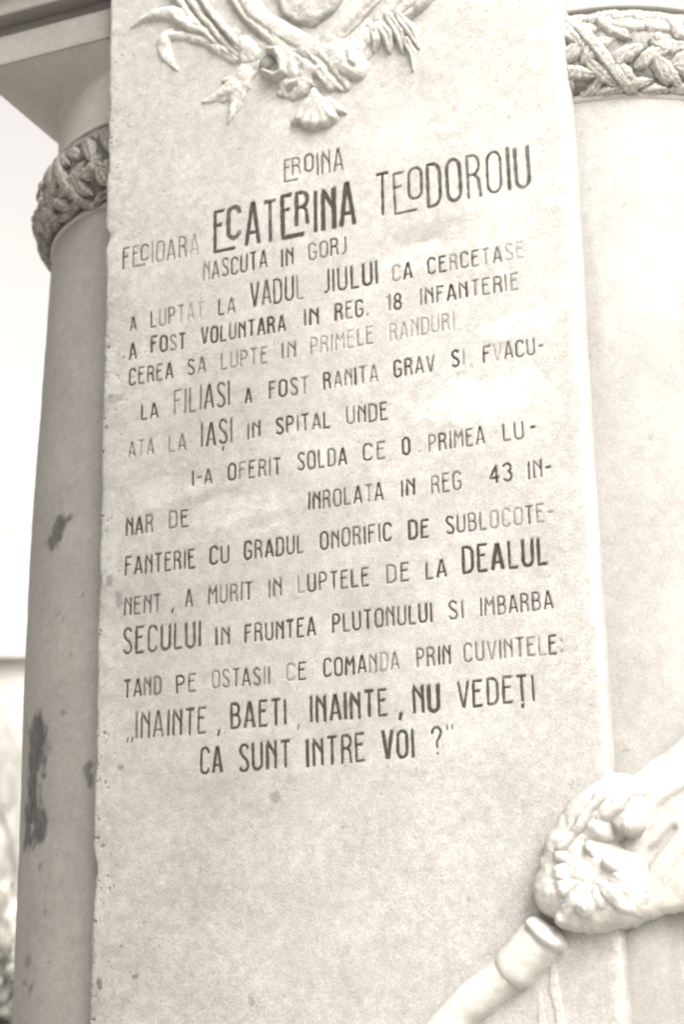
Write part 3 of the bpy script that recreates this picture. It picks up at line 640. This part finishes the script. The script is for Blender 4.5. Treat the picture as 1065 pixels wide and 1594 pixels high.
# ------------------------------------------------------------------ plinth and top
GR = plain_mat('plinth_stone', (.40, .39, .365), .85, .15, 4)
pl = empty('monument_plinth', (0, .45, 0)); tag(pl, 'stepped stone plinth under the slab and columns', 'plinth')
link('step', box_mesh('step', -1.35, 1.35, -1.0, .9, .002, .18, .01), GR, pl); link('step', box_mesh('step', -1.15, 1.15, -.75, .8, .184, .36, .01), GR, pl)
link('base_block', box_mesh('base_block', -1.0, 1.0, -.55, .7, .364, .56, .01), GR, pl)
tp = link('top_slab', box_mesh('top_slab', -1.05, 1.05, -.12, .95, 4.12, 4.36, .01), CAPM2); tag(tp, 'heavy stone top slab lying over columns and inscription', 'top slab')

# ------------------------------------------------------------------ surroundings seen past the left column
g = link('ground', box_mesh('ground', -400, 400, -400, 400, -.5, 0), plain_mat('pale_gravel', (.36, .35, .32), .95, .25, .8)); tag(g, kind='structure')
HW = plain_mat('grey_plaster', (.23, .225, .215), .9, .25, .6); HW2 = plain_mat('pale_plaster', (.50, .49, .46), .9, .08, 1.5); RF = plain_mat('old_roof', (.34, .33, .31), .9, .2, 6); GL = plain_mat('dark_window', (.10, .10, .10), .25, .1, 2)
BK = plain_mat('bark', (.16, .15, .135), .95, .3, 20); HG = plain_mat('hedge_leaves', (.09, .09, .08), .8, .4, 8)
def along(px, dist):
    r = ray(px, 1560); k = dist / math.hypot(r[0], r[1]); return CAM[0] + r[0] * k, CAM[1] + r[1] * k
hx, hy = along(-60, 46)
house = empty('plaster_house', (hx, hy, 0)); tag(house, 'pale blurred flat topped house far behind the left column', 'house'); house.rotation_euler = (0, 0, math.radians(28))
link('wall', box_mesh('wall', -9, 5.5, 0, 8, 0, 10.6), HW, house)
link('annex', box_mesh('annex', -3, 6.5, -2.2, -.2, 0, 4.6), HW2, house)
rv = [(-9.5, -.5, 10.62), (6, -.5, 10.62), (6, 8.5, 10.62), (-9.5, 8.5, 10.62), (-7, 4, 11.6), (3.5, 4, 11.6)]
me = bpy.data.meshes.new('roof'); me.from_pydata(rv, [], [(0, 1, 5, 4), (1, 2, 5), (2, 3, 4, 5), (3, 0, 4), (3, 2, 1, 0)]); link('roof', me, RF, house)
for fz in (5.2, 8.0):
    for fx in (-7.8, -5.2, -2.6, 0, 2.6, 4.4):
        wn = link('window', box_mesh('window', fx - .5, fx + .5, -.05, .1, fz, fz + 1.5), HW, house)
        link('pane', box_mesh('pane', fx - .42, fx + .42, -.07, -.052, fz + .08, fz + 1.42), GL, wn)
def tree(px, dist, H, seed, label):
    rnd = random.Random(seed); V = []; F = []
    def limb(p, d, L_, r, lev):
        n = 4; q = p; ringprev = None
        for i in range(n + 1):
            t = i / n; rr = r * (1 - .45 * t)
            up = Vector((0, 0, 1)) if abs(d.z) < .9 else Vector((1, 0, 0)); a = d.cross(up).normalized(); b = d.cross(a)
            base = len(V); k = 5 if lev < 2 else 3
            for j in range(k):
                an = 2 * math.pi * j / k; V.append(tuple(q + a * math.cos(an) * rr + b * math.sin(an) * rr))
            if ringprev is not None:
                for j in range(k): F.append((ringprev + j, ringprev + (j + 1) % k, base + (j + 1) % k, base + j))
            ringprev = base
            if i < n:
                if lev < 4 and i > 0:
                    for _ in range(2 if lev < 3 else 1):
                        nd = (d + Vector((rnd.uniform(-1, 1), rnd.uniform(-1, 1), rnd.uniform(-.1, .8))) * .9).normalized()
                        limb(q, nd, L_ * rnd.uniform(.5, .68), rr * .55, lev + 1)
                d = (d + Vector((rnd.uniform(-1, 1), rnd.uniform(-1, 1), rnd.uniform(-.3, .5))) * .16).normalized(); q = q + d * (L_ / n)
    limb(Vector((0, 0, 0)), Vector((0, 0, 1)), H * .62, H * .022, 0)
    x, y = along(px, dist); t = empty('bare_tree', (x, y, 0)); tag(t, label, 'tree', 'bare trees behind the monument')
    V0 = [v for v in V]; nt0 = 5 * 5
    link('crown', mesh_from('crown', V, [f for f in F]), BK, t)
    return t
tree(-40, 30, 7.0, 3, 'bare tree nearest the grey column, in front of the flat topped house')
tree(30, 26, 6.0, 12, 'small bare tree half hidden by the left column, in front of the house')
tree(-230, 24, 8.5, 9, 'bare tree farther out to the left of the column')
tree(-520, 33, 9.0, 4, 'bare tree at the far left, well clear of the house')
hx, hy = along(-70, 13)
bm_v = []; bm_f = []
rnd = random.Random(3)
for i in range(16000):
    p = Vector((rnd.uniform(-1.9, 1.35), rnd.uniform(-.45, .45), rnd.uniform(.02, 2.05)))
    if p.z > 1.85 + .25 * math.sin(p.x * 5) - .6 * abs(p.y): p.z *= .8
    a = Vector((rnd.uniform(-1, 1), rnd.uniform(-1, 1), rnd.uniform(-1, 1))).normalized(); b = a.orthogonal().normalized(); c = a.cross(b); s = rnd.uniform(.03, .06)
    k = len(bm_v); bm_v += [tuple(p - b * s), tuple(p + c * s * .5), tuple(p + b * s), tuple(p - c * s * .5)]; bm_f.append((k, k + 1, k + 2, k + 3))
hd = link('clipped_hedge', mesh_from('clipped_hedge', bm_v, bm_f, False), HG); hd.location = (hx, hy, 0); hd.rotation_euler = (0, 0, .45)
tag(hd, 'low dark hedge at the foot of the left column, bottom left corner', 'hedge')
# overhead wire crossing the sky
x0, y0 = along(-1200, 22); x1, y1 = along(400, 26)
n = 40; wv_ = []
for i in range(n + 1):
    t = i / n; wv_.append((x0 + (x1 - x0) * t, y0 + (y1 - y0) * t, 9.1 - 1.2 * math.sin(math.pi * t) + .2))
V = []; 
for p in wv_:
    for j in range(4): V.append((p[0], p[1] +   .011 * math.cos(j * math.pi / 2), p[2] + .011 * math.sin(j * math.pi / 2)))
wi = link('overhead_wire', mesh_from('overhead_wire', V, grid_faces(n + 1, 4, True)), GL); tag(wi, 'thin overhead wire crossing the white sky at the left', 'wire')
